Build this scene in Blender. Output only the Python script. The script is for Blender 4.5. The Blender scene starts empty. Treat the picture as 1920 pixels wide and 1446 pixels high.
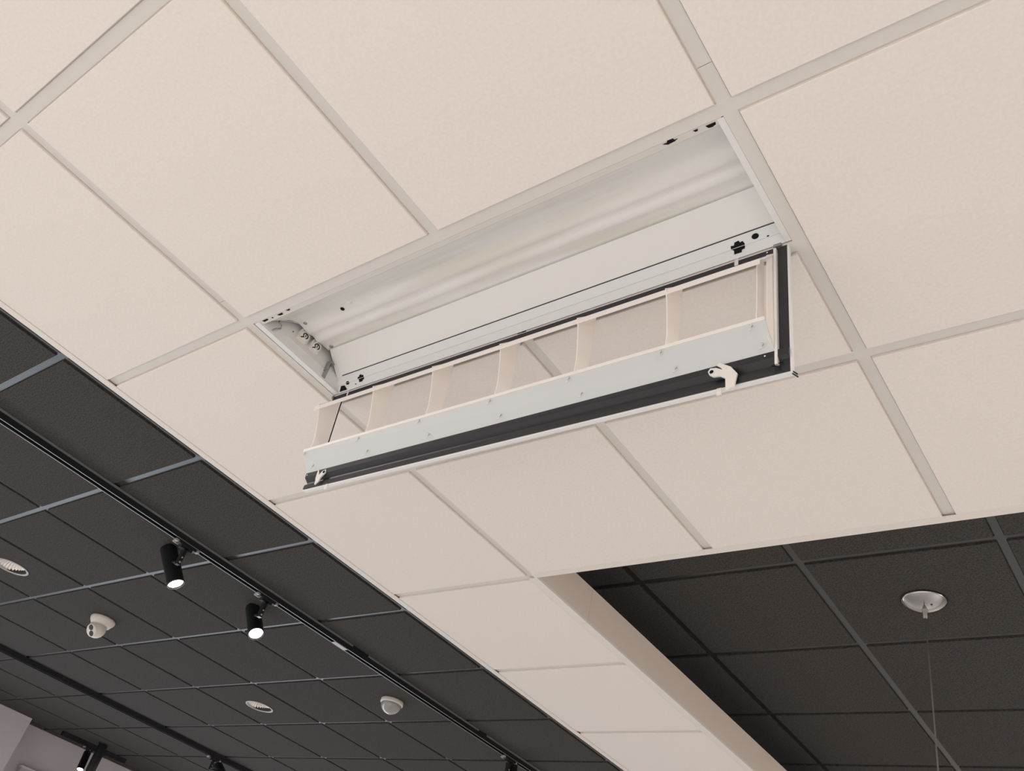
import bpy, bmesh, math, random
from mathutils import Vector, Matrix

random.seed(7)
sc = bpy.context.scene
COL = sc.collection
LIFT = 2.9          # the white ceiling hangs 2.9 m above the floor
H = 0.3115          # the dark ceiling is this much higher than the white one

# ------------------------------------------------------------------ camera
FPX = 1605.0
R_wc = [[0.79291446, 0.56917145, 0.21755578],      # rows: camera right, camera down, camera forward
        [-0.23566251, 0.61570653, -0.75191],
        [-0.56191622, 0.54493057, 0.62233498]]
CAM_P = Vector((1.57776, -0.64383, -1.21869))
cam_d = bpy.data.cameras.new('camera')
cam = bpy.data.objects.new('camera', cam_d)
COL.objects.link(cam)
r, d, f = [Vector(v) for v in R_wc]
cam.matrix_world = Matrix(((r.x, -d.x, -f.x, CAM_P.x), (r.y, -d.y, -f.y, CAM_P.y),
                           (r.z, -d.z, -f.z, CAM_P.z), (0, 0, 0, 1)))
cam_d.sensor_fit = 'HORIZONTAL'
cam_d.sensor_width = 36.0
cam_d.lens = FPX / 1920.0 * 36.0
cam_d.clip_start = 0.02
sc.camera = cam

# ------------------------------------------------------------------ world, light, exposure
w = bpy.data.worlds.new('world'); sc.world = w; w.use_nodes = True
bg = w.node_tree.nodes['Background']
bg.inputs['Color'].default_value = (1.0, 0.97, 0.94, 1)
bg.inputs['Strength'].default_value = 0.45

def area(name, loc, rot, sx, sy, power, col):
    l = bpy.data.lights.new(name, 'AREA'); l.shape = 'RECTANGLE'; l.size = sx; l.size_y = sy
    l.energy = power; l.color = col
    o = bpy.data.objects.new(name, l); COL.objects.link(o)
    o.location = loc; o.rotation_euler = rot
    return o
# daylight through the shop front below the left-hand wall, and through the glazing behind the photographer
area('daylight_left', (-6.35, 2.4, -1.9), (0, math.radians(-90), 0), 1.7, 8.5, 52, (0.76, 0.87, 1.0))
# added fill lamps outside the view, shining on the floor to brighten the ceilings
for n_, (lx, ly, lw) in enumerate(((0.3, -4.2, 140), (3.6, -3.3, 130), (-2.4, -2.1, 95), (4.5, 3.0, 100), (0.9, 6.3, 80), (-3.9, 6.3, 60))):
    area('floor_bounce_fill', (lx, ly, -0.03 if ly == -3.3 else 0.27), (0, 0, 0), 1.2, 0.3, lw, (1.0, 0.97, 0.94))

sc.view_settings.view_transform = 'Standard'
sc.view_settings.look = 'None'
sc.view_settings.exposure = 0.93
sc.view_settings.gamma = 1.0
sc.view_settings.use_curve_mapping = False

# ------------------------------------------------------------------ materials
def mat(name, col, rough=0.6, metal=0.0, spec=0.5, noise=0.0, nscale=200.0, bump=0.0, trans=0.0,
        emit=None, estr=0.0, coat=0.0, speck=None, stain=None):
    m = bpy.data.materials.new(name); m.use_nodes = True
    nt = m.node_tree; b = nt.nodes['Principled BSDF']
    b.inputs['Base Color'].default_value = (*col, 1)
    b.inputs['Roughness'].default_value = rough
    b.inputs['Metallic'].default_value = metal
    b.inputs['Specular IOR Level'].default_value = spec
    b.inputs['Transmission Weight'].default_value = trans
    b.inputs['Coat Weight'].default_value = coat
    if emit:
        b.inputs['Emission Color'].default_value = (*emit, 1)
        b.inputs['Emission Strength'].default_value = estr
    tc = nt.nodes.new('ShaderNodeTexCoord')
    last = None
    if noise or bump:
        n = nt.nodes.new('ShaderNodeTexNoise'); n.inputs['Scale'].default_value = nscale
        n.inputs['Detail'].default_value = 3.0
        nt.links.new(tc.outputs['Object'], n.inputs['Vector'])
        if noise:
            cr = nt.nodes.new('ShaderNodeValToRGB')
            cr.color_ramp.elements[0].position = 0.3; cr.color_ramp.elements[1].position = 0.7
            cr.color_ramp.elements[0].color = (*[c * (1 - noise) for c in col], 1)
            cr.color_ramp.elements[1].color = (*[min(1, c * (1 + noise)) for c in col], 1)
            nt.links.new(n.outputs['Fac'], cr.inputs['Fac']); last = cr.outputs['Color']
        if bump:
            bp = nt.nodes.new('ShaderNodeBump'); bp.inputs['Strength'].default_value = bump
            bp.inputs['Distance'].default_value = 0.001
            nt.links.new(n.outputs['Fac'], bp.inputs['Height'])
            nt.links.new(bp.outputs['Normal'], b.inputs['Normal'])
    if stain:      # soft yellowed dust streaks along the lamps
        mp = nt.nodes.new('ShaderNodeMapping'); mp.inputs['Scale'].default_value = (2.5, 26.0, 8.0)
        n2 = nt.nodes.new('ShaderNodeTexNoise'); n2.inputs['Scale'].default_value = 1.0
        nt.links.new(tc.outputs['Object'], mp.inputs['Vector']); nt.links.new(mp.outputs['Vector'], n2.inputs['Vector'])
        cr2 = nt.nodes.new('ShaderNodeValToRGB')
        cr2.color_ramp.elements[0].position = 0.45; cr2.color_ramp.elements[1].position = 0.7
        cr2.color_ramp.elements[0].color = (*col, 1); cr2.color_ramp.elements[1].color = (*stain, 1)
        nt.links.new(n2.outputs['Fac'], cr2.inputs['Fac']); last = cr2.outputs['Color']
    if last is not None:
        nt.links.new(last, b.inputs['Base Color'])
    return m

M = dict(
    tile=mat('white_mineral_tile', (0.83, 0.765, 0.72), 0.95, spec=0.1, noise=0.025, nscale=160, bump=0.25),
    tee=mat('white_grid_paint', (0.71, 0.675, 0.64), 0.55, spec=0.3),
    trim=mat('white_trim_paint', (0.79, 0.735, 0.69), 0.6, spec=0.3),
    fascia=mat('warm_shaded_fascia', (0.74, 0.64, 0.56), 0.7, spec=0.2),  # white trim with its shade and warm light put into the colour
    deck=mat('grey_deck', (0.12, 0.12, 0.12), 0.9),
    dark=mat('charcoal_mineral_tile', (0.060, 0.056, 0.053), 0.95, spec=0.12, noise=0.38, nscale=170, bump=0.5),
    darktee=mat('charcoal_grid_paint', (0.030, 0.029, 0.029), 0.34, spec=0.5),
    wall=mat('grey_wall_paint', (0.60, 0.555, 0.58), 0.85, spec=0.2, noise=0.02, nscale=3),
    enamel=mat('white_enamel', (0.78, 0.772, 0.762), 0.45, spec=0.4),
    refl=mat('white_reflector_enamel', (0.81, 0.80, 0.79), 0.4, spec=0.4, stain=(0.72, 0.70, 0.64)),
    louv=mat('louvre_enamel', (0.90, 0.84, 0.80), 0.45, spec=0.4),
    panel=mat('cool_white_enamel', (0.73, 0.745, 0.745), 0.4, spec=0.5),
    lowpanel=mat('daylight_tinted_enamel', (0.60, 0.615, 0.62), 0.4, spec=0.4),  # dimmer copy of the enamel, with the blue of daylight in its colour
    black=mat('black_rail', (0.013, 0.013, 0.017), 0.4, spec=0.5),
    hole=mat('dark_punched_hole', (0.012, 0.012, 0.014), 0.9, spec=0.1),
    plastic=mat('white_plastic', (0.78, 0.75, 0.70), 0.4),
    metal=mat('grey_spring_steel', (0.35, 0.36, 0.36), 0.35, metal=0.8),
    blk=mat('black_powder_coat', (0.014, 0.014, 0.016), 0.38, spec=0.5),
    lip=mat('track_edge_sheen', (0.33, 0.34, 0.35), 0.35, metal=0.5),  # edges of the black track; the sheen they reflect is painted as grey
    grip=mat('grey_connector', (0.36, 0.35, 0.34), 0.4),
    lamp=mat('lit_lamp_face', (1, 1, 1), emit=(1.0, 0.93, 0.85), estr=9.0),
    chrome=mat('chrome', (0.44, 0.43, 0.43), 0.06, metal=1.0),
    alu=mat('fluted_aluminium', (0.88, 0.84, 0.80), 0.3, metal=0.6),
    rimw=mat('grey_rim_paint', (0.42, 0.39, 0.37), 0.4),
    cam=mat('camera_white', (0.74, 0.68, 0.62), 0.4),
    lens=mat('black_lens', (0.008, 0.008, 0.009), 0.5, spec=0.6),
    dome=mat('frosted_dome', (0.40, 0.385, 0.37), 0.12, spec=0.7, trans=0.15, coat=0.5),
    stem=mat('clear_stem', (0.50, 0.46, 0.43), 0.25, trans=0.2),
    cord=mat('grey_cord', (0.16, 0.15, 0.14), 0.5),
    floor=mat('pale_floor', (0.40, 0.385, 0.37), 0.6, noise=0.04, nscale=2),
    shopwall=mat('warm_grey_wall_paint', (0.40, 0.37, 0.35), 0.8, noise=0.03, nscale=2),
    sign=mat('grey_box_face', (0.40, 0.38, 0.40), 0.6),
)

# ------------------------------------------------------------------ helpers
class MB:
    """collects faces and links them as ONE mesh object"""
    def __init__(s): s.v = []; s.f = []; s.sm = []
    def add(s, vs, fs, smooth=False):
        b = len(s.v); s.v += [tuple(v) for v in vs]
        for q in fs: s.f.append([b + i for i in q]); s.sm.append(smooth)
        return s
    def box(s, x0, x1, y0, y1, z0, z1):
        return s.add([(x0, y0, z0), (x1, y0, z0), (x1, y1, z0), (x0, y1, z0), (x0, y0, z1), (x1, y0, z1), (x1, y1, z1), (x0, y1, z1)],
                     [(0, 3, 2, 1), (4, 5, 6, 7), (0, 1, 5, 4), (1, 2, 6, 5), (2, 3, 7, 6), (3, 0, 4, 7)])
    def prism(s, pts, fn, a, b, smooth=False):
        """closed 2-D outline swept from parameter a to b: fn(u, v, t) -> xyz"""
        n = len(pts)
        vs = [fn(u, v, a) for u, v in pts] + [fn(u, v, b) for u, v in pts]
        s.add(vs, [(i, (i + 1) % n, n + (i + 1) % n, n + i) for i in range(n)], smooth)
        s.add(vs, [tuple(range(n))[::-1], tuple(range(n, 2 * n))])
        return s
    def lathe(s, prof, mtx=Matrix(), n=40, smooth=True):
        vs = []
        for rr, z in prof:
            for k in range(n):
                a = 2 * math.pi * k / n
                vs.append(mtx @ Vector((rr * math.cos(a), rr * math.sin(a), z)))
        fs = []
        for i in range(len(prof) - 1):
            for k in range(n):
                k2 = (k + 1) % n
                fs.append((i * n + k, i * n + k2, (i + 1) * n + k2, (i + 1) * n + k))
        return s.add(vs, fs, smooth)
    def disc(s, c, nrm, rad, n=20, sy=1.0, thick=0.0006):
        m = frame(Vector(c), Vector(nrm))
        return s.lathe([(0.00001, thick), (rad, thick), (rad, 0)], m @ Matrix.Diagonal((1, sy, 1, 1)), n, False)
    def tube(s, pts, rad, n=8):
        pts = [Vector(p) for p in pts]; rings = []
        for i, p in enumerate(pts):
            t = (pts[min(i + 1, len(pts) - 1)] - pts[max(i - 1, 0)]).normalized()
            m = frame(p, t)
            rings += [m @ Vector((rad * math.cos(2 * math.pi * k / n), rad * math.sin(2 * math.pi * k / n), 0)) for k in range(n)]
        fs = [(i * n + k, i * n + (k + 1) % n, (i + 1) * n + (k + 1) % n, (i + 1) * n + k) for i in range(len(pts) - 1) for k in range(n)]
        fs += [tuple(range(n))[::-1], tuple(range((len(pts) - 1) * n, len(pts) * n))]
        return s.add(rings, fs, True)
    def mesh(s, name, m, bevel=0.0):
        me = bpy.data.meshes.new(name); me.from_pydata(s.v, [], s.f)
        me.polygons.foreach_set('use_smooth', s.sm); me.update()
        bm = bmesh.new(); bm.from_mesh(me)
        bmesh.ops.remove_doubles(bm, verts=bm.verts, dist=1e-6)
        bmesh.ops.recalc_face_normals(bm, faces=bm.faces)
        bm.to_mesh(me); bm.free()
        me.materials.append(m)
        return me
    def build(s, name, m, parent=None, **kw):
        return link(name, s.mesh(name, m), parent, **kw)

def frame(p, z):
    z = z.normalized(); a = Vector((0, 0, 1)) if abs(z.z) < 0.9 else Vector((1, 0, 0))
    x = a.cross(z).normalized(); y = z.cross(x)
    return Matrix(((x.x, y.x, z.x, p.x), (x.y, y.y, z.y, p.y), (x.z, y.z, z.z, p.z), (0, 0, 0, 1)))

def link(name, data, parent=None, label=None, cat=None, group=None, kind=None, loc=None):
    o = bpy.data.objects.new(name, data); COL.objects.link(o)
    if parent: o.parent = parent
    if loc is not None: o.location = loc
    if label: o['label'] = label
    if cat: o['category'] = cat
    if group: o['group'] = group
    if kind: o['kind'] = kind
    return o

def thing(name, label, cat, loc=(0, 0, 0), group=None):
    return link(name, None, None, label, cat, group, None, loc)

# ------------------------------------------------------------------ ceilings
DROP = 0.0065       # tegular tiles hang this much below the grid flange
def tile_mesh(name, m, wx, wy, z0=-DROP):
    b = MB()
    e = 0.0012
    hx, hy = wx / 2 - 0.0145, wy / 2 - 0.0145
    # face with a small chamfer, reveal, then the body resting on the flange
    rings = [(hx - e, hy - e, z0), (hx, hy, z0 + e), (hx, hy, 0.002), (hx + .009, hy + .009, 0.002), (hx + .009, hy + .009, 0.017)]
    vs = []
    for a, c, z in rings: vs += [(-a, -c, z), (a, -c, z), (a, c, z), (-a, c, z)]
    fs = [(0, 3, 2, 1)] + [(4 * i + k, 4 * i + (k + 1) % 4, 4 * i + 4 + (k + 1) % 4, 4 * i + 4 + k) for i in range(4) for k in range(4)]
    fs.append((16, 17, 18, 19))
    b.add(vs, fs)
    return b.mesh(name, m)

def tile_hole_mesh(name, m, rad):
    """tile with a round hole for a recessed lamp"""
    b = MB(); n = 48; hx = 0.3 - 0.0145; z0 = -DROP
    inner = [(rad * math.cos(2 * math.pi * k / n), rad * math.sin(2 * math.pi * k / n), z0) for k in range(n)]
    outer = []
    for k in range(n):
        c, s_ = math.cos(2 * math.pi * k / n), math.sin(2 * math.pi * k / n)
        q = hx / max(abs(c), abs(s_)); outer.append((c * q, s_ * q, z0))
    up = [(x, y, 0.017) for x, y, z in inner]; ou = [(x, y, 0.004) for x, y, z in outer]
    vs = inner + outer + up + ou
    fs = []
    for k in range(n):
        k2 = (k + 1) % n
        fs += [(k, k2, n + k2, n + k), (k, 2 * n + k, 2 * n + k2, k2), (n + k, n + k2, 3 * n + k2, 3 * n + k)]
    b.add(vs, fs)
    return b.mesh(name, m)

def tee_x(x0, x1, y, z, mname, m):      # tee running along x, centred on its own origin
    L = (x1 - x0) / 2
    b = MB(); b.box(-L, L, -0.012, 0.012, 0, 0.0016); b.box(-L, L, -0.0008, 0.0008, 0.0016, 0.034); b.box(-L, L, -0.003, 0.003, 0.030, 0.036)
    return b.mesh(mname, m)
def tee_y(y0, y1, mname, m):
    L = (y1 - y0) / 2
    b = MB(); b.box(-0.012, 0.012, -L, L, 0, 0.0016); b.box(-0.0008, 0.0008, -L, L, 0.0016, 0.034); b.box(-0.003, 0.003, -L, L, 0.030, 0.036)
    return b.mesh(mname, m)

# --- the white ceiling (a hung raft) : its deck closes the void above the tiles
XR, YB = 4.2, -3.6
YF, XL, XS, YS = 1.192, -0.603, 0.012, 4.8
raft = MB()
raft.box(XL + .01, XR, YB, YF - .01, 0.112, 0.118)
raft.box(XL + .01, XS - .008, YF - .01, YS, 0.112, 0.118)
white = raft.build('ceiling', M['deck'], kind='structure')

full = tile_mesh('ceiling_tile', M['tile'], 0.6, 0.6)
half = tile_mesh('ceiling_tile', M['tile'], 0.6, 0.3)
for i in range(-1, 7):
    for j in range(-6, 2):
        if j == 0 and i in (0, 1):
            link('ceiling_tile', half, white, loc=(i * .6 + .3, 0.45, 0)); continue
        link('ceiling_tile', full, white, loc=(i * .6 + .3, j * .6 + .3, 0))
for j in range(2, 8):
    link('ceiling_tile', full, white, loc=(-.3, j * .6 + .3, 0))

def runner(x, y0, y1, parent, m, z=0.0, nm='main_runner'):
    link(nm, tee_y(y0, y1, nm, m), parent, loc=(x, (y0 + y1) / 2, z))
def cross(x0, x1, y, parent, me, z=0.0):
    link('cross_tee', me, parent, loc=((x0 + x1) / 2, y, z))
T0 = 1.184
runner(0.0, YB, -0.0724, white, M['tee']); runner(0.0, -0.0716, YS, white, M['tee'])
runner(1.2, YB, -0.0785, white, M['tee']); runner(1.2, -0.0775, T0, white, M['tee'])
runner(0.6, YB, 0.0125, white, M['tee']); runner(0.6, 0.312, T0, white, M['tee'])
for x in (1.8, 2.4, 3.0, 3.6): runner(x, YB, T0, white, M['tee'])
ct = tee_x(0.012, 0.588, 0, 0, 'cross_tee', M['tee'])
ctl = tee_x(-0.600, -0.012, 0, 0, 'cross_tee', M['tee'])
for i in range(-1, 7):
    for j in range(-5, 2):
        if i == -1:
            link('cross_tee', ctl, white, loc=(-.306, j * .6, 0))
        else: link('cross_tee', ct, white, loc=(i * .6 + .3, j * .6, 0))
for i in (0, 1): link('cross_tee', ct, white, loc=(i * .6 + .3, 0.3, 0))
for j in range(2, 8): link('cross_tee', ctl, white, loc=(-.306, j * .6, 0))

# perimeter: angle trim under the tile edges + the upright fascia boards
def fascia_y(x, y0, y1, side, m, z1=0.115):
    b = MB(); a, c = (x - 0.001, x + 0.007) if side > 0 else (x - 0.007, x + 0.001)
    b.box(a, c, y0, y1, 0.0, z1); return b.build('fascia_board', m, white)
fascia_y(XS, YF, 1.4965, 1, M['fascia']); fascia_y(XS, 1.4975, 3.30, 1, M['fascia']); fascia_y(XS, 3.301, YS, 1, M['fascia'])
fascia_y(XL, YB, 1.49, -1, M['trim']); fascia_y(XL, 1.491, YS, -1, M['trim'])
b = MB(); b.box(XS, XR, YF - 0.001, YF + 0.007, 0.0, 0.115); b.build('fascia_board', M['trim'], white)
def lip(x0, x1, y0, y1):
    b = MB(); b.box(x0, x1, y0, y1, -0.0082, -0.0052); return b.build('edge_trim', M['trim'], white)
lip(XL - .007, XL + .017, YB, YF); lip(XL - .007, XL + .017, YF + .0006, YS)
lip(XS - .024, XS + .007, YF + .0075, 1.4965); lip(XS - .024, XS + .007, 1.4975, YS)
lip(XS, 1.60, YF - .016, YF + .007); lip(1.6006, XR, YF - .016, YF + .007)
for (x0, x1, y0, y1) in ((XL - .007, XL - .005, YB, YS), (XS + .005, XS + .007, YF, YS), (XS, XR, YF + .005, YF + .007)):
    b = MB(); b.box(x0, x1, y0, y1, -0.0052, 0.0); b.build('edge_return', M['trim'], white)

# --- the dark ceiling above
dk = MB()
dk.box(-6.9, 5.5, -6.0, 8.0, H + 0.06, H + 0.075)
darkc = dk.build('ceiling', M['deck'], kind='structure')
dfull = tile_mesh('dark_ceiling_tile', M['dark'], 0.6, 0.6)
dhole = tile_hole_mesh('dark_ceiling_tile', M['dark'], 0.082)
HOLES = {(-6, 1), (-6, 4)}
for i in range(-11, 5):
    for j in range(-2, 10):
        link('dark_ceiling_tile', dhole if (i, j) in HOLES else dfull, darkc, loc=(i * .6 + .3, j * .6 + .3, H))
cut = tile_mesh('dark_ceiling_tile', M['dark'], 0.125, 0.6)
link('dark_ceiling_tile', tile_mesh('dark_ceiling_tile', M['dark'], 0.125, 0.235), darkc, loc=(-6.66, 2.88, H))
for j in range(5, 10):
    link('dark_ceiling_tile', cut, darkc, loc=(-6.66, j * .6 + .3, H))
dct = tee_x(0.012, 0.588, 0, 0, 'cross_tee', M['darktee'])
dry = tee_y(-1.2, 6.0, 'main_runner', M['darktee'])
for i in range(-11, 6): link('main_runner', dry, darkc, loc=(i * .6, 2.4, H))
for i in range(-11, 5):
    for j in range(-1, 10): link('cross_tee', dct, darkc, loc=(i * .6 + .3, j * .6, H))
b = MB(); b.box(-6.47, -6.447, -1.2, 2.77, H - 0.0085, H - 0.0055); b.box(-6.72, -6.697, 2.77, 6.0, H - 0.0085, H - 0.0055)
b.build('wall_angle', M['darktee'], darkc)

# ------------------------------------------------------------------ walls and floor
b = MB(); b.box(-6.62, -6.47, -1.8, 2.77, -1.0, H - 0.0065)
b.build('wall_left', M['wall'], kind='structure')
b = MB(); b.box(-6.87, -6.724, 2.77, 6.6, -1.0, H + 0.06); b.box(-6.87, -6.724, -6.0, 2.77, H - 0.2, H + 0.06)
b.build('wall_back', M['wall'], kind='structure')
b = MB(); b.box(-6.9, 5.5, -6.0, 8.0, -LIFT - 0.05, -LIFT)
b.build('floor', M['floor'], kind='structure')
b = MB(); b.box(5.5, 5.6, -6.0, 8.0, -LIFT, H + .05); b.build('wall_right', M['shopwall'], kind='structure')
b = MB(); b.box(-6.9, 5.6, 8.0, 8.1, -LIFT, H + .05); b.build('wall_far', M['shopwall'], kind='structure')

# ------------------------------------------------------------------ recessed luminaire with the open louvre
fx = thing('recessed_light_fixture', 'open recessed white light fixture with empty lampholders and its louvre hanging down', 'light fixture', (0, 0, 0))
def E(u, v, t): return (t, u, v)        # profile (y, z) swept along x
# housing: pressed-steel body above, near flange, end walls
h = MB()
h.box(0.016, 1.184, 0.013, 0.287, 0.100, 0.102)
h.box(0.016, 1.184, 0.013, 0.015, 0.004, 0.1)
h.box(0.016, 1.184, 0.285, 0.287, 0.004, 0.1)
h.box(1.182, 1.184, 0.013, 0.287, 0.004, 0.1)
h.box(0.016, 0.018, 0.013, 0.287, 0.004, 0.1)
h.build('housing', M['enamel'], fx)
# near rail (y small) with punched holes
nr = MB(); nr.prism([(0.0125, 0.0005), (0.026, 0.004), (0.030, 0.010), (0.029, 0.0115), (0.024, 0.0055), (0.0125, 0.002)], E, 0.016, 1.184)
near = nr.build('side_rail', M['tee'], fx)
# far rail, leaning in, stepped half-way
fr = MB(); fr.prism([(0.2865, 0.001), (0.2745, 0.0155), (0.2735, 0.0145), (0.2615, 0.0335), (0.263, 0.0345), (0.275, 0.0175), (0.2765, 0.0175), (0.288, 0.0035)], E, 0.016, 1.184)
far = fr.build('side_rail', M['panel'], fx)
# seat strips of the two ends
b = MB(); b.box(0.0140, 0.030, 0.014, 0.286, 0.0005, 0.004); b.box(0.0140, 0.0160, 0.014, 0.286, 0.004, 0.010); b.box(0.0285, 0.030, 0.014, 0.286, 0.004, 0.007)
b.build('end_seat', M['enamel'], fx)
b = MB(); b.box(1.1765, 1.1875, 0.014, 0.286, 0.0005, 0.003); b.box(1.1765, 1.1785, 0.014, 0.286, 0.003, 0.010)
b.build('end_seat', M['enamel'], fx)
# end plates
ep = [(0.030, 0.006), (0.285, 0.006), (0.2615, 0.034), (0.205, 0.07), (0.165, 0.0665), (0.083, 0.0665), (0.048, 0.034)]
b = MB(); b.prism([(0.016, 0.004), (0.284, 0.004), (0.284, 0.099), (0.016, 0.099)], E, 0.0302, 0.0312)
endp = b.build('end_plate', M['enamel'], fx)
b = MB(); b.prism([(0.016, 0.004), (0.284, 0.004), (0.284, 0.099), (0.016, 0.099)], E, 1.179, 1.1805)
b.build('end_plate', M['enamel'], fx)
# a folded ledge on the visible end plate
b = MB(); b.box(0.0312, 0.0335, 0.085, 0.222, 0.024, 0.0256); b.build('fold', M['enamel'], endp)
# reflector: curved shoulder, shallow ribs, flat slanting face
prof = [(0.026, 0.0105), (0.031, 0.016), (0.040, 0.0245), (0.052, 0.036), (0.066, 0.049), (0.078, 0.0585), (0.083, 0.0605),
        (0.090, 0.0645), (0.100, 0.0675), (0.110, 0.0675), (0.120, 0.0635), (0.128, 0.0600), (0.135, 0.0635), (0.145, 0.0675),
        (0.153, 0.0655), (0.161, 0.0605), (0.168, 0.0650), (0.180, 0.068), (0.192, 0.069), (0.2, 0.069)]
def sheet(pr, x0, x1, smooth, th=0.0012, cutx=None):
    s = MB(); n = len(pr); vs = []
    for t, xs in enumerate((x0, x1)):
        for y, z in pr:
            xx = xs if not (cutx and t == 0) else cutx(y)
            vs.append((xx, y, z))
    vs += [(x, y, z + th) for x, y, z in vs]
    fs = [(k, k + 1, n + k + 1, n + k) for k in range(n - 1)]
    s.add(vs, fs, smooth); s.add(vs[2 * n:], fs, smooth)
    N = 2 * n
    s.add(vs, [(0, n, N + n, N), (n - 1, N + n - 1, N + 2 * n - 1, 2 * n - 1)])
    return s
sheet(prof, 0.046, 1.1785, True).build('reflector', M['refl'], fx)
sheet([(0.2, 0.069), (0.262, 0.0335)], 0.046, 1.1785, False, cutx=lambda y: 0.050 - (y - 0.2) * 0.30).build('reflector_face', M['enamel'], fx)
b = MB(); b.prism([(0.031, 0.0165), (0.052, 0.036), (0.083, 0.0605), (0.1, 0.0675), (0.12, 0.065), (0.145, 0.0675), (0.2, 0.069), (0.2, 0.0705), (0.1, 0.069), (0.05, 0.038)], E, 0.0445, 0.047)
b.build('reflector_lip', M['enamel'], fx)
# gasket line where the far reflector face meets the rail, and near line
b = MB(); b.prism([(0.2605, 0.0337), (0.2622, 0.0322), (0.2628, 0.0327), (0.2612, 0.0342)], E, 0.052, 1.171); b.build('seam', M['black'], fx)
b = MB(); b.prism([(0.0285, 0.0098), (0.0292, 0.0098), (0.0292, 0.0106), (0.0285, 0.0106)], E, 0.05, 0.17); b.build('seam', M['black'], fx)
b = MB(); b.prism([(0.0285, 0.0098), (0.0292, 0.0098), (0.0292, 0.0106), (0.0285, 0.0106)], E, 1.07, 1.171); b.build('seam', M['black'], fx)

# punched holes: outline drawn on the rail faces (u along x, v up the face)
def on_plane(o, ux, uy, pts, th=0.0005):
    o, ux, uy = Vector(o), Vector(ux).normalized(), Vector(uy).normalized(); n = ux.cross(uy).normalized()
    if n.z > 0: n = -n
    s = MB(); k = len(pts)
    vs = [o + ux * a + uy * c + n * th for a, c in pts] + [o + ux * a + uy * c for a, c in pts]
    s.add(vs, [tuple(range(k))] + [(i, (i + 1) % k, k + (i + 1) % k, k + i) for i in range(k)])
    return s
def ell(rx, ry, n=16): return [(rx * math.cos(2 * math.pi * k / n), ry * math.sin(2 * math.pi * k / n)) for k in range(n)]
CROSS = [(-.013, .001), (-.012, .007), (-.006, .006), (-.004, .011), (.004, .012), (.006, .008), (.011, .009), (.014, .003), (.012, -.005), (.006, -.006), (.005, -.010), (-.009, -.010), (-.008, -.003)]
lo = ((0.2865 + 0.2745) / 2, (0.001 + 0.0155) / 2); uf = (0, -0.012, 0.0145); uu = (0, -0.012, 0.019)
def farhole(x, k, pts):     # k: 0..1 from the bottom edge of the rail to its top
    y = 0.2865 + (0.2615 - 0.2865) * k; z = 0.001 + (0.0335 - 0.001) * k
    on_plane((x, y - 0.0012, z - 0.0009), (1, 0, 0), (0, -0.025, 0.0325), pts).build('punched_hole', M['hole'], far)
farhole(0.115, .45, [(a * .8, c * .8) for a, c in CROSS]); farhole(1.093, .45, CROSS)
farhole(1.128, .68, ell(.0066, .0052)); farhole(0.068, .45, ell(.006, .0045)); farhole(1.150, .50, ell(.0022, .0015)); farhole(0.095, .22, ell(.002, .0012))
farhole(0.050, .22, [(-.014, -.006), (.012, -.006), (.006, .006), (-.006, .007)])
farhole(1.176, .62, [(-.004, -.002), (.004, -.003), (.001, .004)])
def nearhole(x, y, pts):
    z = 0.0005 + (y - .0125) / .0135 * .0035
    on_plane((x, y, z - .0004), (1, 0, 0), (0, 1, .26), pts).build('punched_hole', M['hole'], near)
nearhole(1.094, .0165, [(-.014, -.001), (-.006, -.001), (-.004, -.0045), (.006, -.004), (.007, 0), (.013, .0), (.006, .003), (-.002, .0035), (-.006, .004)][::-1])
nearhole(1.139, .0165, [(-.004, -.0015), (.004, -.0015), (.002, .0025), (-.002, .0025)])
nearhole(1.164, .0185, [(-.0085, -.002), (.0085, -.002), (.007, .003), (0, .0055), (-.006, .004)])
nearhole(0.135, .015, [(-.008, -.001), (.006, -.001), (.002, .003), (-.004, .003)])
nearhole(0.103, .017, [(-.009, -.001), (.009, -.0015), (.005, .0045), (-.005, .004)])
nearhole(0.075, .018, ell(.0028, .0018, 8)); nearhole(0.050, .017, [(-.008, -.003), (.010, -.003), (.009, .002), (-.006, .003)])
# holes and dimples in the reflector top
b = MB(); b.disc((0.19, 0.106, 0.0669), (0, 0, -1), 0.0052, sy=1.0); b.build('punched_hole', M['hole'], fx)
b = MB(); b.lathe([(0.00001, 0.004), (0.004, 0.0035), (0.008, 0)], frame(Vector((0.222, 0.096, 0.0675)), Vector((0, 0, -1))), 16); b.build('dimple', M['refl'], fx)
for (x, y) in ((0.062, 0.103), (0.064, 0.192)):
    b = MB(); b.lathe([(0.0022, 0.0018), (0.0045, 0.0018), (0.0052, 0)], frame(Vector((x, y, 0.0680)), Vector((0, 0, -1))), 16)
    o = b.build('rivet', M['metal'], fx)
# lampholders (two) : white block with a dark ring slot
for y in (0.126, 0.166):
    b = MB(); pts = [(-.014, -.012), (.014, -.012), (.016, .004), (.012, .018), (-.012, .018), (-.016, .004)]
    b.prism([(y + p, .052 + q) for p, q in pts], E, 0.030, 0.043)
    b.lathe([(0.0125, 0), (0.0125, 0.004), (0.0105, 0.0055), (0.00001, 0.0055)], frame(Vector((0.043, y, 0.050)), Vector((1, 0, 0))), 20, False)
    lh = b.build('lampholder', M['plastic'], fx)
    b = MB(); ring = [(0.0487, y + 0.0068 * math.cos(a), 0.050 + 0.0068 * math.sin(a)) for a in [math.radians(q) for q in range(-60, 250, 20)]]
    ring.append((0.0487, y - .0105, 0.0385)); b.tube(ring, 0.0014, 6); b.build('contact_slot', M['hole'], lh)
    b = MB(); b.box(0.0485, 0.0495, y - .0008, y + .0008, .0465, .0545); b.build('contact_slot', M['hole'], lh)
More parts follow.
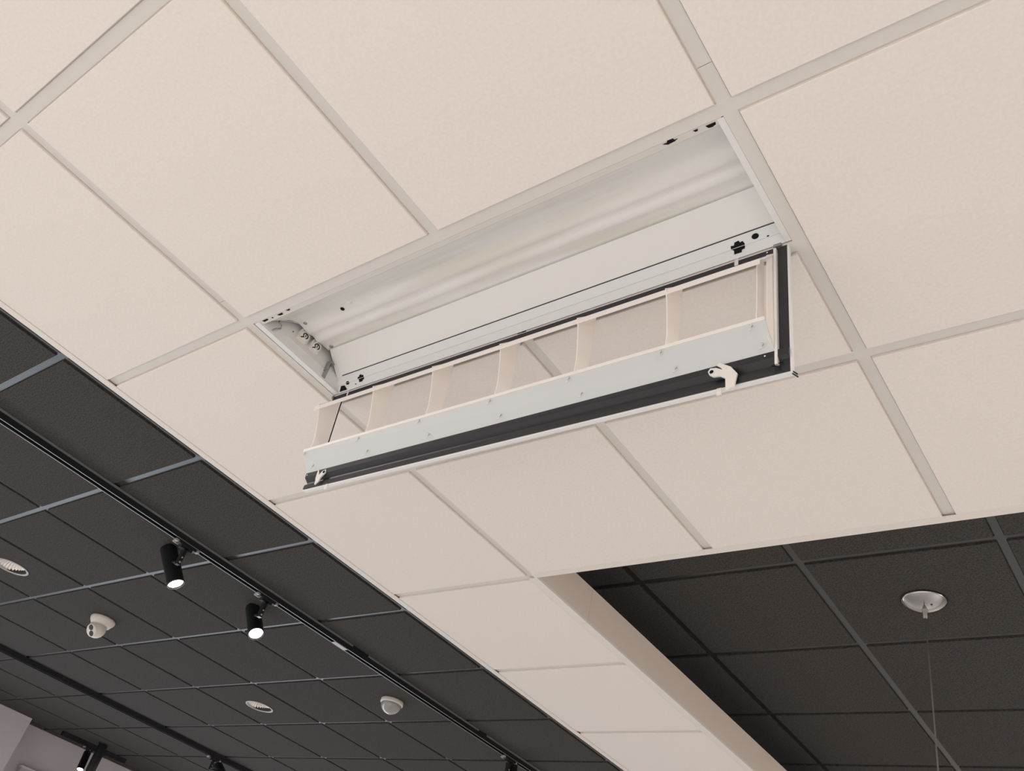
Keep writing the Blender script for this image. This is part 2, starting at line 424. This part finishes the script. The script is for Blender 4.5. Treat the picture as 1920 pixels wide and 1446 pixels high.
# spring catches beside the end plate
b = MB(); b.box(0.030, 0.046, 0.218, 0.2205, 0.022, 0.05); b.box(0.030, 0.046, 0.2205, 0.232, 0.046, 0.0485); b.box(0.0305, 0.034, 0.2205, 0.231, 0.005, 0.046)
b.build('spring_catch', M['metal'], fx)
b = MB(); b.tube([(0.036, 0.050, 0.006), (0.036, 0.056, 0.016), (0.037, 0.066, 0.024), (0.038, 0.064, 0.032), (0.038, 0.054, 0.034), (0.038, 0.052, 0.042)], 0.0017, 8); 
b.build('spring_catch', M['metal'], fx)
for y in (.1, .182):
    b = MB(); b.box(0.0310, 0.0318, y - .001, y + .001, 0.046, 0.050); b.build('slot', M['hole'], endp)

# ---- the louvre door, hanging from the far edge (bilinear frame: u 0..1 along, w 0..1 down, d towards the room side)
TL, TR, BR, BL = Vector((.008, .2885, -.001)), Vector((1.181, .2885, -.001)), Vector((1.192, .288, -.303)), Vector((.018, .312, -.268))
def LV(u, w, d):
    p = (TL * (1 - u) + TR * u) * (1 - w) + (BL * (1 - u) + BR * u) * w
    return p + Vector((0.0, -1.0, 0.0)) * d
def lbox(s, u0, u1, w0, w1, d0, d1):
    s.add([LV(u0, w0, d0), LV(u1, w0, d0), LV(u1, w1, d0), LV(u0, w1, d0), LV(u0, w0, d1), LV(u1, w0, d1), LV(u1, w1, d1), LV(u0, w1, d1)],
          [(0, 3, 2, 1), (4, 5, 6, 7), (0, 1, 5, 4), (1, 2, 6, 5), (2, 3, 7, 6), (3, 0, 4, 7)])
    return s
# frame: white outer lips
s = MB()
lbox(s, 0, 1, -0.006, 0.002, -.012, -.0012); lbox(s, 0, .98, 0.050, 0.054, -.010, .0)     # top rail lips
lbox(s, 0.0, 1, 0.985, 1.012, -.010, -.002)                       # bottom lip
lbox(s, 0.9785, 0.9825, 0.03, 0.95, -.004, .006); lbox(s, 0.9975, 1.0005, 0.0, 1.0, -.008, -.0005)
door = s.build('louvre_door', M['enamel'], fx, label='louvre door hanging open from the fixture')
# dark channels
lbox(MB(), 0.0, 0.99, 0.002, 0.050, -.010, -.001).build('channel', M['black'], door, label='dark top channel')
s = MB(); lbox(s, 0.983, 0.9975, 0.008, 0.995, -.010, -.001); s.build('channel', M['black'], door, label='dark right-hand channel')
s = MB()
def chan(pr, u0, u1):       # (w, d) outline along u
    n = len(pr); vs = [LV(u0, a, c) for a, c in pr] + [LV(u1, a, c) for a, c in pr]
    s.add(vs, [(i, (i + 1) % n, n + (i + 1) % n, n + i) for i in range(n)] + [tuple(range(n))[::-1], tuple(range(n, 2 * n))])
chan([(0.845, .004), (0.895, .0045), (0.925, -.006), (0.945, -.007), (0.955, -.001), (1.0, .001), (1.0, -.010), (0.845, -.010)], 0.0, 0.9975)
s.build('channel', M['black'], door, label='dark bottom channel')
# upper and lower longitudinal reflectors
s = MB()
A, B_ = .060, .245
s.add([LV(.0, A, .000), LV(.979, A, .000), LV(.972, B_, .045), LV(.004, B_, .045), LV(.0, A + .004, -.002), LV(.979, A + .004, -.002), LV(.972, B_ + .004, .043), LV(.004, B_ + .004, .043)],
      [(0, 1, 2, 3), (4, 7, 6, 5), (0, 4, 5, 1), (3, 2, 6, 7), (0, 3, 7, 4), (1, 5, 6, 2)])
lbox(s, .004, .972, B_, B_ + .040, .0435, .045)
s.build('side_reflector', M['louv'], door)
s = MB(); s.add([LV(.9785, .05, .0), LV(.972, .12, .018), LV(.972, .78, .018), LV(.9785, .85, .003), LV(.9795, .05, -.001), LV(.973, .12, .017), LV(.973, .78, .017), LV(.9795, .85, .002)],
      [(0, 1, 2, 3), (4, 7, 6, 5), (0, 4, 5, 1), (1, 5, 6, 2), (2, 6, 7, 3), (3, 7, 4, 0)])
s.build('end_reflector', M['louv'], door)
s = MB()
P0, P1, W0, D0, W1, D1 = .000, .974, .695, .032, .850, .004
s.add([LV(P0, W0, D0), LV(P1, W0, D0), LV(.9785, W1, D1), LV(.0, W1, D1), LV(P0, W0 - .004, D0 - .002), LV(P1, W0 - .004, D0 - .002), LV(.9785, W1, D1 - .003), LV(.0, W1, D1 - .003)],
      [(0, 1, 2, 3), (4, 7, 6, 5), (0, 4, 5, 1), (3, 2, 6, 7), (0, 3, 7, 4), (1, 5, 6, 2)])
lowr = s.build('side_reflector', M['lowpanel'], door, label='white lower reflector tinted with bluish daylight, with small bent tabs')
s = MB()
lbox(s, .0, .974, .672, .697, .0307, .0325); s.build('side_reflector', M['louv'], door)
# cross blades: concave front edge flaring to both ends
UB = [0.020, 0.180, 0.338, 0.498, 0.660, 0.822, 0.958]
for k, u in enumerate(UB):
    s = MB(); d0 = -.010; n = 14
    front = []
    for q in range(n + 1):
        t = q / n; sc_ = 0.5 if k == 6 else 1.0
        w0_, d0_ = (.245, .050) if k < 6 else (.15, .022)
        ww = w0_ + t * (0.685 - w0_)
        dd = (d0_ * (1 - t) + min(.0300, d0_) * t) - 0.007 * sc_ * (1 - abs(2 * t - .9) ** 3 if t < .95 else .2)
        front.append((ww, dd))
    th = 0.0009
    outl = front + [(0.70, .026), (0.84, .001), (0.84, d0), (0.062, d0), (0.062, .0)]
    vs = [LV(u, a, c) + Vector((-th, 0, 0)) for a, c in outl] + [LV(u, a, c) + Vector((th, 0, 0)) for a, c in outl]
    m_ = len(outl)
    s.add(vs, [tuple(range(m_)), tuple(range(2 * m_ - 1, m_ - 1, -1))] + [(i, (i + 1) % m_, m_ + (i + 1) % m_, m_ + i) for i in range(m_)])
    s.build('louvre_blade', M['louv'], door)
s = MB(); lbox(s, 0.036, 0.0375, 0.07, 0.62, .000, .002); s.build('blade_slot', M['hole'], door)
# small bent tabs on the lower reflector
def panel_pt(u, v, off=0.0):
    return LV(u, W0 + (W1 - W0) * v, D0 + (D1 - D0) * v + off)
for k, u in enumerate([.006, .165, .325, .49, .652, .815, .955]):
    for v, du in ((.17, 0.0), (.80, .018)):
        c = panel_pt(u + du * (1 if k < 6 else .5), v, .0035)
        s = MB(); s.tube([c + Vector((-.001, 0, .006)), c + Vector((.0022, -.001, .001)), c + Vector((-.0005, -.001, -.005)), c + Vector((-.004, 0, -.0065))], 0.0011, 6)
        s.build('bent_tab', M['enamel'], door)
# latches on the bottom channel
for u, flip in ((.050, -1), (.913, 1)):
    s = MB(); c = LV(u, .955, .006)
    def q(a, c2): return c + Vector((a, -.002, c2))
    if flip > 0:
        pts = [(-.022, .030), (-.016, .033), (.004, .018), (.016, .000), (.012, -.026), (-.002, -.030), (-.004, -.004), (-.014, .004), (-.026, .006), (-.033, .012), (-.036, .020), (-.032, .026), (-.022, .024), (-.010, .016), (-.014, .022)]
    else:
        pts = [(-.016, .034), (-.008, .020), (-.004, .012), (.004, .022), (.014, .024), (.017, .016), (.012, .010), (.006, .004), (.004, -.006), (-.006, -.014), (-.008, -.004), (-.012, .006)]
    n = len(pts); vs = [q(a, b_) for a, b_ in pts] + [q(a, b_) + Vector((0, .003, 0)) for a, b_ in pts]
    s.add(vs, [tuple(range(n)), tuple(range(2 * n - 1, n - 1, -1))] + [(i, (i + 1) % n, n + (i + 1) % n, n + i) for i in range(n)])
    s.build('latch', M['plastic'], door, label='white sprung latch')
    s = MB(); hc = (-.029, .017) if flip > 0 else (.011, .017)
    s.disc(q(*hc) + Vector((0, -.0004, 0)), (0, -1, 0), 0.0035, 12); s.build('latch_eye', M['hole'], door)
    s = MB(); c2 = LV(u - .016 if flip > 0 else u + .022, 1.0, -.002); s.box(c2.x - .004, c2.x + .004, c2.y - .001, c2.y + .001, c2.z - .014, c2.z + .002); s.build('tongue', M['plastic'], door)
for u, w_ in ((.967, .023), (.965, .875), (.006, .875)):
    s = MB(); s.disc(LV(u, w_, .0055 if w_ > .5 else 0), (0, -1, 0), .0016, 8); s.build('screw_head', M['plastic'], door)
# the small tab on the dark top channel near its right end, hinge hooks at both corners
for u0, u1 in ((.915, .921), (.046, .049)):
    s = MB(); lbox(s, u0, u1, -.02, .045, -.001, .001); s.build('hinge_tab', M['enamel'], door)
for q in ((.978, .990, -.012, .012, -.002, .004), (.0, .004, 0, .03, -.004, .003)):
    s = MB(); lbox(s, *q); s.build('hinge_hook', M['metal'], door)
# mitred corner foot at the lower right
s = MB(); c = LV(1.0, 1.0, -.004); s.tube([c, c + Vector((.006, .002, -.006))], .0012, 6); s.tube([c + Vector((-.001, 0, -.004)), c + Vector((.007, .002, -.012))], .0012, 6)
s.tube([LV(.988, .93, .001), LV(.975, .955, .004), LV(.985, .965, .002)], .0016, 6)
s.build('corner_piece', M['black'], door)

# ------------------------------------------------------------------ track rails
def track(x, y0, y1, label, lipm, joints=(), breaks=()):
    t = thing('track_rail', label, 'track', (x, (y0 + y1) / 2, H - DROP), 'black lighting tracks under the dark ceiling')
    L = (y1 - y0) / 2; yc = (y0 + y1) / 2
    b = MB()
    b.prism([(-.018, 0), (-.018, -.033), (-.0135, -.033), (-.0135, -.028), (-.0155, -.026), (-.0155, -.010), (.0155, -.010), (.0155, -.026), (.0135, -.028), (.0135, -.033), (.018, -.033), (.018, 0)],
            lambda u, v, q: (u, q, v), -L, L)
    b.build('channel', M['blk'], t)
    b = MB(); b.box(-.0184, -.0152, -L, L, -.0345, -.0328); b.box(.0148, .0184, -L, L, -.0345, -.0328); b.build('channel_lip', lipm, t)
    b = MB(); pts = [-L] + [v - yc for q in breaks for v in q] + [L]
    for k in range(0, len(pts), 2): b.box(.018, .0225, pts[k], pts[k + 1], -.009, -.0012)
    b.build('side_flange', lipm, t)
    b = MB(); b.box(-.006, .006, -L, L, -.022, -.010); b.build('conductor_bar', M['blk'], t)
    for j in joints:
        b = MB(); b.box(-.0165, .0165, j - yc - .045, j - yc + .045, -.0362, -.0345); b.build('joint_cover', M['grip'], t)
    return t
track(-1.8, -1.2, 6.0, 'long black lighting track nearest the white ceiling, with bright thin edges', M['lip'], joints=(1.985,), breaks=((2.05, 2.17), (3.12, 3.2)))
track(-4.8, -1.2, 6.0, 'black lighting track crossing the middle of the dark ceiling, beyond the camera and downlights', M['blk'], joints=())
track(-6.4, 3.04, 3.70, 'short black track close to the grey wall', M['blk'])

# ------------------------------------------------------------------ spotlights
def view_axis(px, py, ix, iy, ang):
    """axis that shows direction (ix, iy) in the picture and faces the viewer at the given angle"""
    v = Vector(((px - 960) / FPX, (py - 723) / FPX, 1)).normalized()
    wv = Vector((ix, iy, 0)); wv = (wv - v * wv.dot(v)).normalized()
    a = -v * math.cos(ang) + wv * math.sin(ang)
    return Vector((r * a.x + d * a.y + f * a.z))
def spot(track_pt, pivot_dz, centre, axis, L, rad, label, lit=True, group='cylinder spotlights on the lighting tracks'):
    t = thing('track_spotlight', label, 'spotlight', track_pt, group)
    o = Vector(track_pt); c = Vector(centre) - o; a = axis.normalized(); piv = Vector((0, 0, -pivot_dz))
    b = MB(); b.box(-.015, .015, -.045, .045, -.014, -.0008); b.box(-.011, .011, -.03, .03, -.026, -.014); ad = b.build('adapter', M['blk'], t)
    b = MB(); b.box(-.017, .006, -.062, -.040, -.010, -.001); b.box(-.024, -.016, -.060, -.030, -.012, -.008); b.box(-.017, -.015, -.058, -.042, -.010, -.006); b.build('clip', M['grip'], ad)
    b = MB(); b.box(-.008, .012, .0455, .062, -.010, -.001); b.build('clip', M['grip'], ad)
    b = MB(); m = Matrix()
    b.box(-.011, .011, -.008, .008, -pivot_dz - .012, -.02); b.build('arm', M['blk'], t)
    side = (piv - c); side = side - a * side.dot(a)
    att = c + side.normalized() * rad
    b = MB(); b.tube([piv + Vector((0, 0, -.004)), att - side.normalized() * .006], .007, 10); b.build('pivot', M['blk'], t)
    b = MB(); b.lathe([(0.00001, .0), (.005, 0), (.005, .003), (.00001, .003)], frame(piv + Vector((.0105, 0, 0)), Vector((1, 0, 0))), 12); b.build('screw', M['grip'], t); b = MB()
    b.lathe([(0.00001, .0), (.004, 0), (.004, .003), (.00001, .003)], frame(piv + Vector((.0105, 0, .022)), Vector((1, 0, 0))), 12); b.build('screw', M['grip'], t)
    m = frame(c, a)
    b = MB(); b.lathe([(.00001, -L / 2), (rad - .003, -L / 2), (rad, -L / 2 + .003), (rad, L / 2 - .002), (rad + .002, L / 2), (rad - .004, L / 2), (rad - .004, L / 2 - .012), (.00001, L / 2 - .012)], m, 40)
    body = b.build('lamp_body', M['blk'], t)
    for p in body.data.polygons: p.use_smooth = True
    b = MB(); b.lathe([(.00001, L / 2 - .004), (rad - .006, L / 2 - .004), (rad - .005, L / 2 - .0055)], m, 32, False)
    b.build('lamp_face', M['lamp'] if lit else M['lens'], t)
    b = MB(); b.lathe([(rad - .005, L / 2 - .003), (rad - .001, L / 2 - .003), (rad - .001, L / 2 + .0025), (rad - .003, L / 2 + .0025)], m, 32, False); b.build('rim', M['rimw'] if lit else M['blk'], t)
    return t
def at(px, py, dist):       # a point seen at a pixel, this deep in front of the viewer
    return CAM_P + r * ((px - 960) / FPX * dist) + d * ((py - 723) / FPX * dist) + f * dist
ZT = H - DROP - .0345
ax1 = view_axis(320, 1060, .20, .97, math.radians(57))
spot((-1.8, 1.01, ZT), .085, at(322.5, 1061, 3.80), ax1, .195, .0365, 'lit black cylinder spotlight, upper left of the two lit ones on the near track')
ax2 = view_axis(478, 1160, .12, .97, math.radians(40))
spot((-1.8, 1.49, ZT), .085, at(477, 1164, 4.12), ax2, .19, .0365, 'lit black cylinder spotlight, lower right of the two lit ones on the near track')
ax3 = view_axis(955, 1440, -.1, .97, math.radians(75))
spot((-1.8, 3.47, ZT), .085, at(958, 1446, 5.13), ax3, .19, .0365, 'unlit black spotlight cut off by the bottom edge on the near track', lit=False)
ax4 = view_axis(420, 1446, .4, .8, math.radians(70))
spot((-4.8, 3.53, ZT), .08, at(414, 1448, 6.85), ax4, .15, .0365, 'black spotlight hanging from the middle track, half out of view', lit=False)
spot((-6.4, 3.34, ZT), .04, (-6.39, 3.335, .160), view_axis(150, 1430, -.40, .89, math.radians(58)), .17, .031, 'lit short spotlight beside the long black tube by the grey wall')
t = thing('tube_spotlight', 'long unlit black tube lamp hanging in front of the grey wall', 'spotlight', (-6.19, 3.33, H - DROP))
b = MB(); b.lathe([(.00001, -.001), (.036, -.001), (.040, -.012), (.040, -.52), (.036, -.525), (.036, -.50), (.00001, -.50)], Matrix(), 32); b.build('tube', M['blk'], t)
b = MB(); b.lathe([(.00001, 0), (.048, 0), (.048, -.004), (.040, -.006)], Matrix(), 32); b.build('ceiling_plate', M['blk'], t)

# ------------------------------------------------------------------ recessed downlights
def downlight(x, y, label):
    t = thing('recessed_downlight', label, 'downlight', (x, y, H - DROP), 'recessed downlights in the dark ceiling')
    b = MB(); b.lathe([(.082, 0), (.092, -.0005), (.093, -.003), (.088, -.0045), (.080, -.003), (.079, .006)], Matrix(), 56); b.build('rim', M['rimw'], t)
    b = MB(); n = 120; lv = 7; vs = []
    for i in range(lv):
        q = i / (lv - 1); rr = .079 - .030 * q ** 1.6; z = .004 + .040 * q
        for k in range(n):
            a = 2 * math.pi * k / n; e = 1 + .020 * (1 if k % 4 < 2 else -1) * (1 - .3 * q)
            vs.append((rr * e * math.cos(a), rr * e * math.sin(a), z))
    fs = [(i * n + k, i * n + (k + 1) % n, (i + 1) * n + (k + 1) % n, (i + 1) * n + k) for i in range(lv - 1) for k in range(n)]
    fs.append(tuple(range((lv - 1) * n, lv * n)))
    b.add(vs, fs); b.build('fluted_reflector', M['alu'], t)
downlight(-3.3, .91, 'unlit round downlight with fluted silver reflector, cut by the left edge of the view')
downlight(-3.3, 2.71, 'unlit round downlight with fluted silver reflector, between the security camera and the round detector')

# ------------------------------------------------------------------ security camera
t = thing('security_camera', 'white turret security camera with two black lenses on the dark ceiling', 'camera', (-3.3, 1.5, H - DROP))
b = MB(); b.lathe([(.00001, 0), (.067, 0), (.070, -.006), (.070, -.015), (.064, -.027), (.056, -.038), (.051, -.046), (.046, -.036), (.00001, -.036)], Matrix(), 40); b.build('base', M['cam'], t)
ballc = Vector((0.0, -.006, -.066))
cax = view_axis(182, 1184, -.92, .22, math.radians(48))
m = frame(ballc, cax)
b = MB(); prf = [(.00001, -.049)] + [(.050 * math.cos(q), .050 * math.sin(q)) for q in [math.radians(-80 + 10 * k) for k in range(13)]]
prf += [(.036, .0385), (.034, .0395), (.00001, .0395)]
b.lathe(prf, m, 40); ball = b.build('ball', M['cam'], t)
# lens pair, one above the other in the picture
upv = view_axis(182, 1184, .12, -1, math.radians(90)); upv = (upv - cax * upv.dot(cax)).normalized()
for s_ in (1, -1):
    b = MB(); b.lathe([(.00001, .0015), (.0135, .0015), (.0155, .0), (.0155, -.001)], frame(ballc + cax * .040 + upv * (.0165 * s_), cax), 24, False); b.build('lens', M['lens'], ball)

# ------------------------------------------------------------------ round detector
t = thing('round_detector', 'pale round domed detector on the dark ceiling beside the near track', 'detector', (-2.09, 2.70, H - DROP))
b = MB(); b.lathe([(.00001, 0), (.062, 0), (.065, -.004), (.066, -.020), (.062, -.024), (.058, -.024)], Matrix(), 40); b.build('base_ring', M['cam'], t)
b = MB(); b.lathe([(.059 * math.cos(math.radians(q)), -.022 - .055 * math.sin(math.radians(q))) for q in range(0, 90, 8)] + [(.00001, -.077)], Matrix(), 40); b.build('dome', M['dome'], t)

# ------------------------------------------------------------------ pendant
t = thing('pendant_light', 'chrome pendant canopy with a thin grey cord hanging from the right-hand dark ceiling', 'pendant light', (.9, 2.11, H - DROP))
b = MB(); b.lathe([(.00001, 0), (.066, 0), (.0715, -.003), (.0715, -.006), (.068, -.010), (.060, -.017), (.045, -.026), (.028, -.032), (.012, -.035), (.00001, -.0355)], Matrix(), 64); b.build('canopy', M['chrome'], t)
b = MB(); b.lathe([(.0105, -.034), (.009, -.040), (.0065, -.048), (.0062, -.064), (.00001, -.065)], Matrix(), 24); b.build('cord_grip', M['stem'], t)
b = MB(); b.tube([(0, 0, -.06), (-.001, 0, -.3), (-.003, 0, -.56), (-.004, 0, -1.2)], .0023, 10); b.build('cord', M['cord'], t)
b = MB(); b.disc((.028, -.018, -.0335), (.2, -.3, -1), .004, 12); b.build('screw', M['rimw'], t)

# ------------------------------------------------------------------ box on the far wall at the lower left corner
t = thing('wall_box', 'pale grey flat box with a lighter top edge low on the recessed wall', 'box', (-6.72, 3.30, -.17))
b = MB(); b.box(.001, .06, -.32, .6, -.20, .145); b.build('box_body', M['sign'], t)
b = MB(); b.box(.001, .066, -.325, .6, .145, .16); b.build('top_edge', M['wall'], t)

# ------------------------------------------------------------------ stand everything on its real height
for o in list(sc.objects):
    if o.parent is None:
        if o is cam: o.matrix_world = Matrix.Translation((0, 0, LIFT)) @ o.matrix_world
        else: o.location.z += LIFT
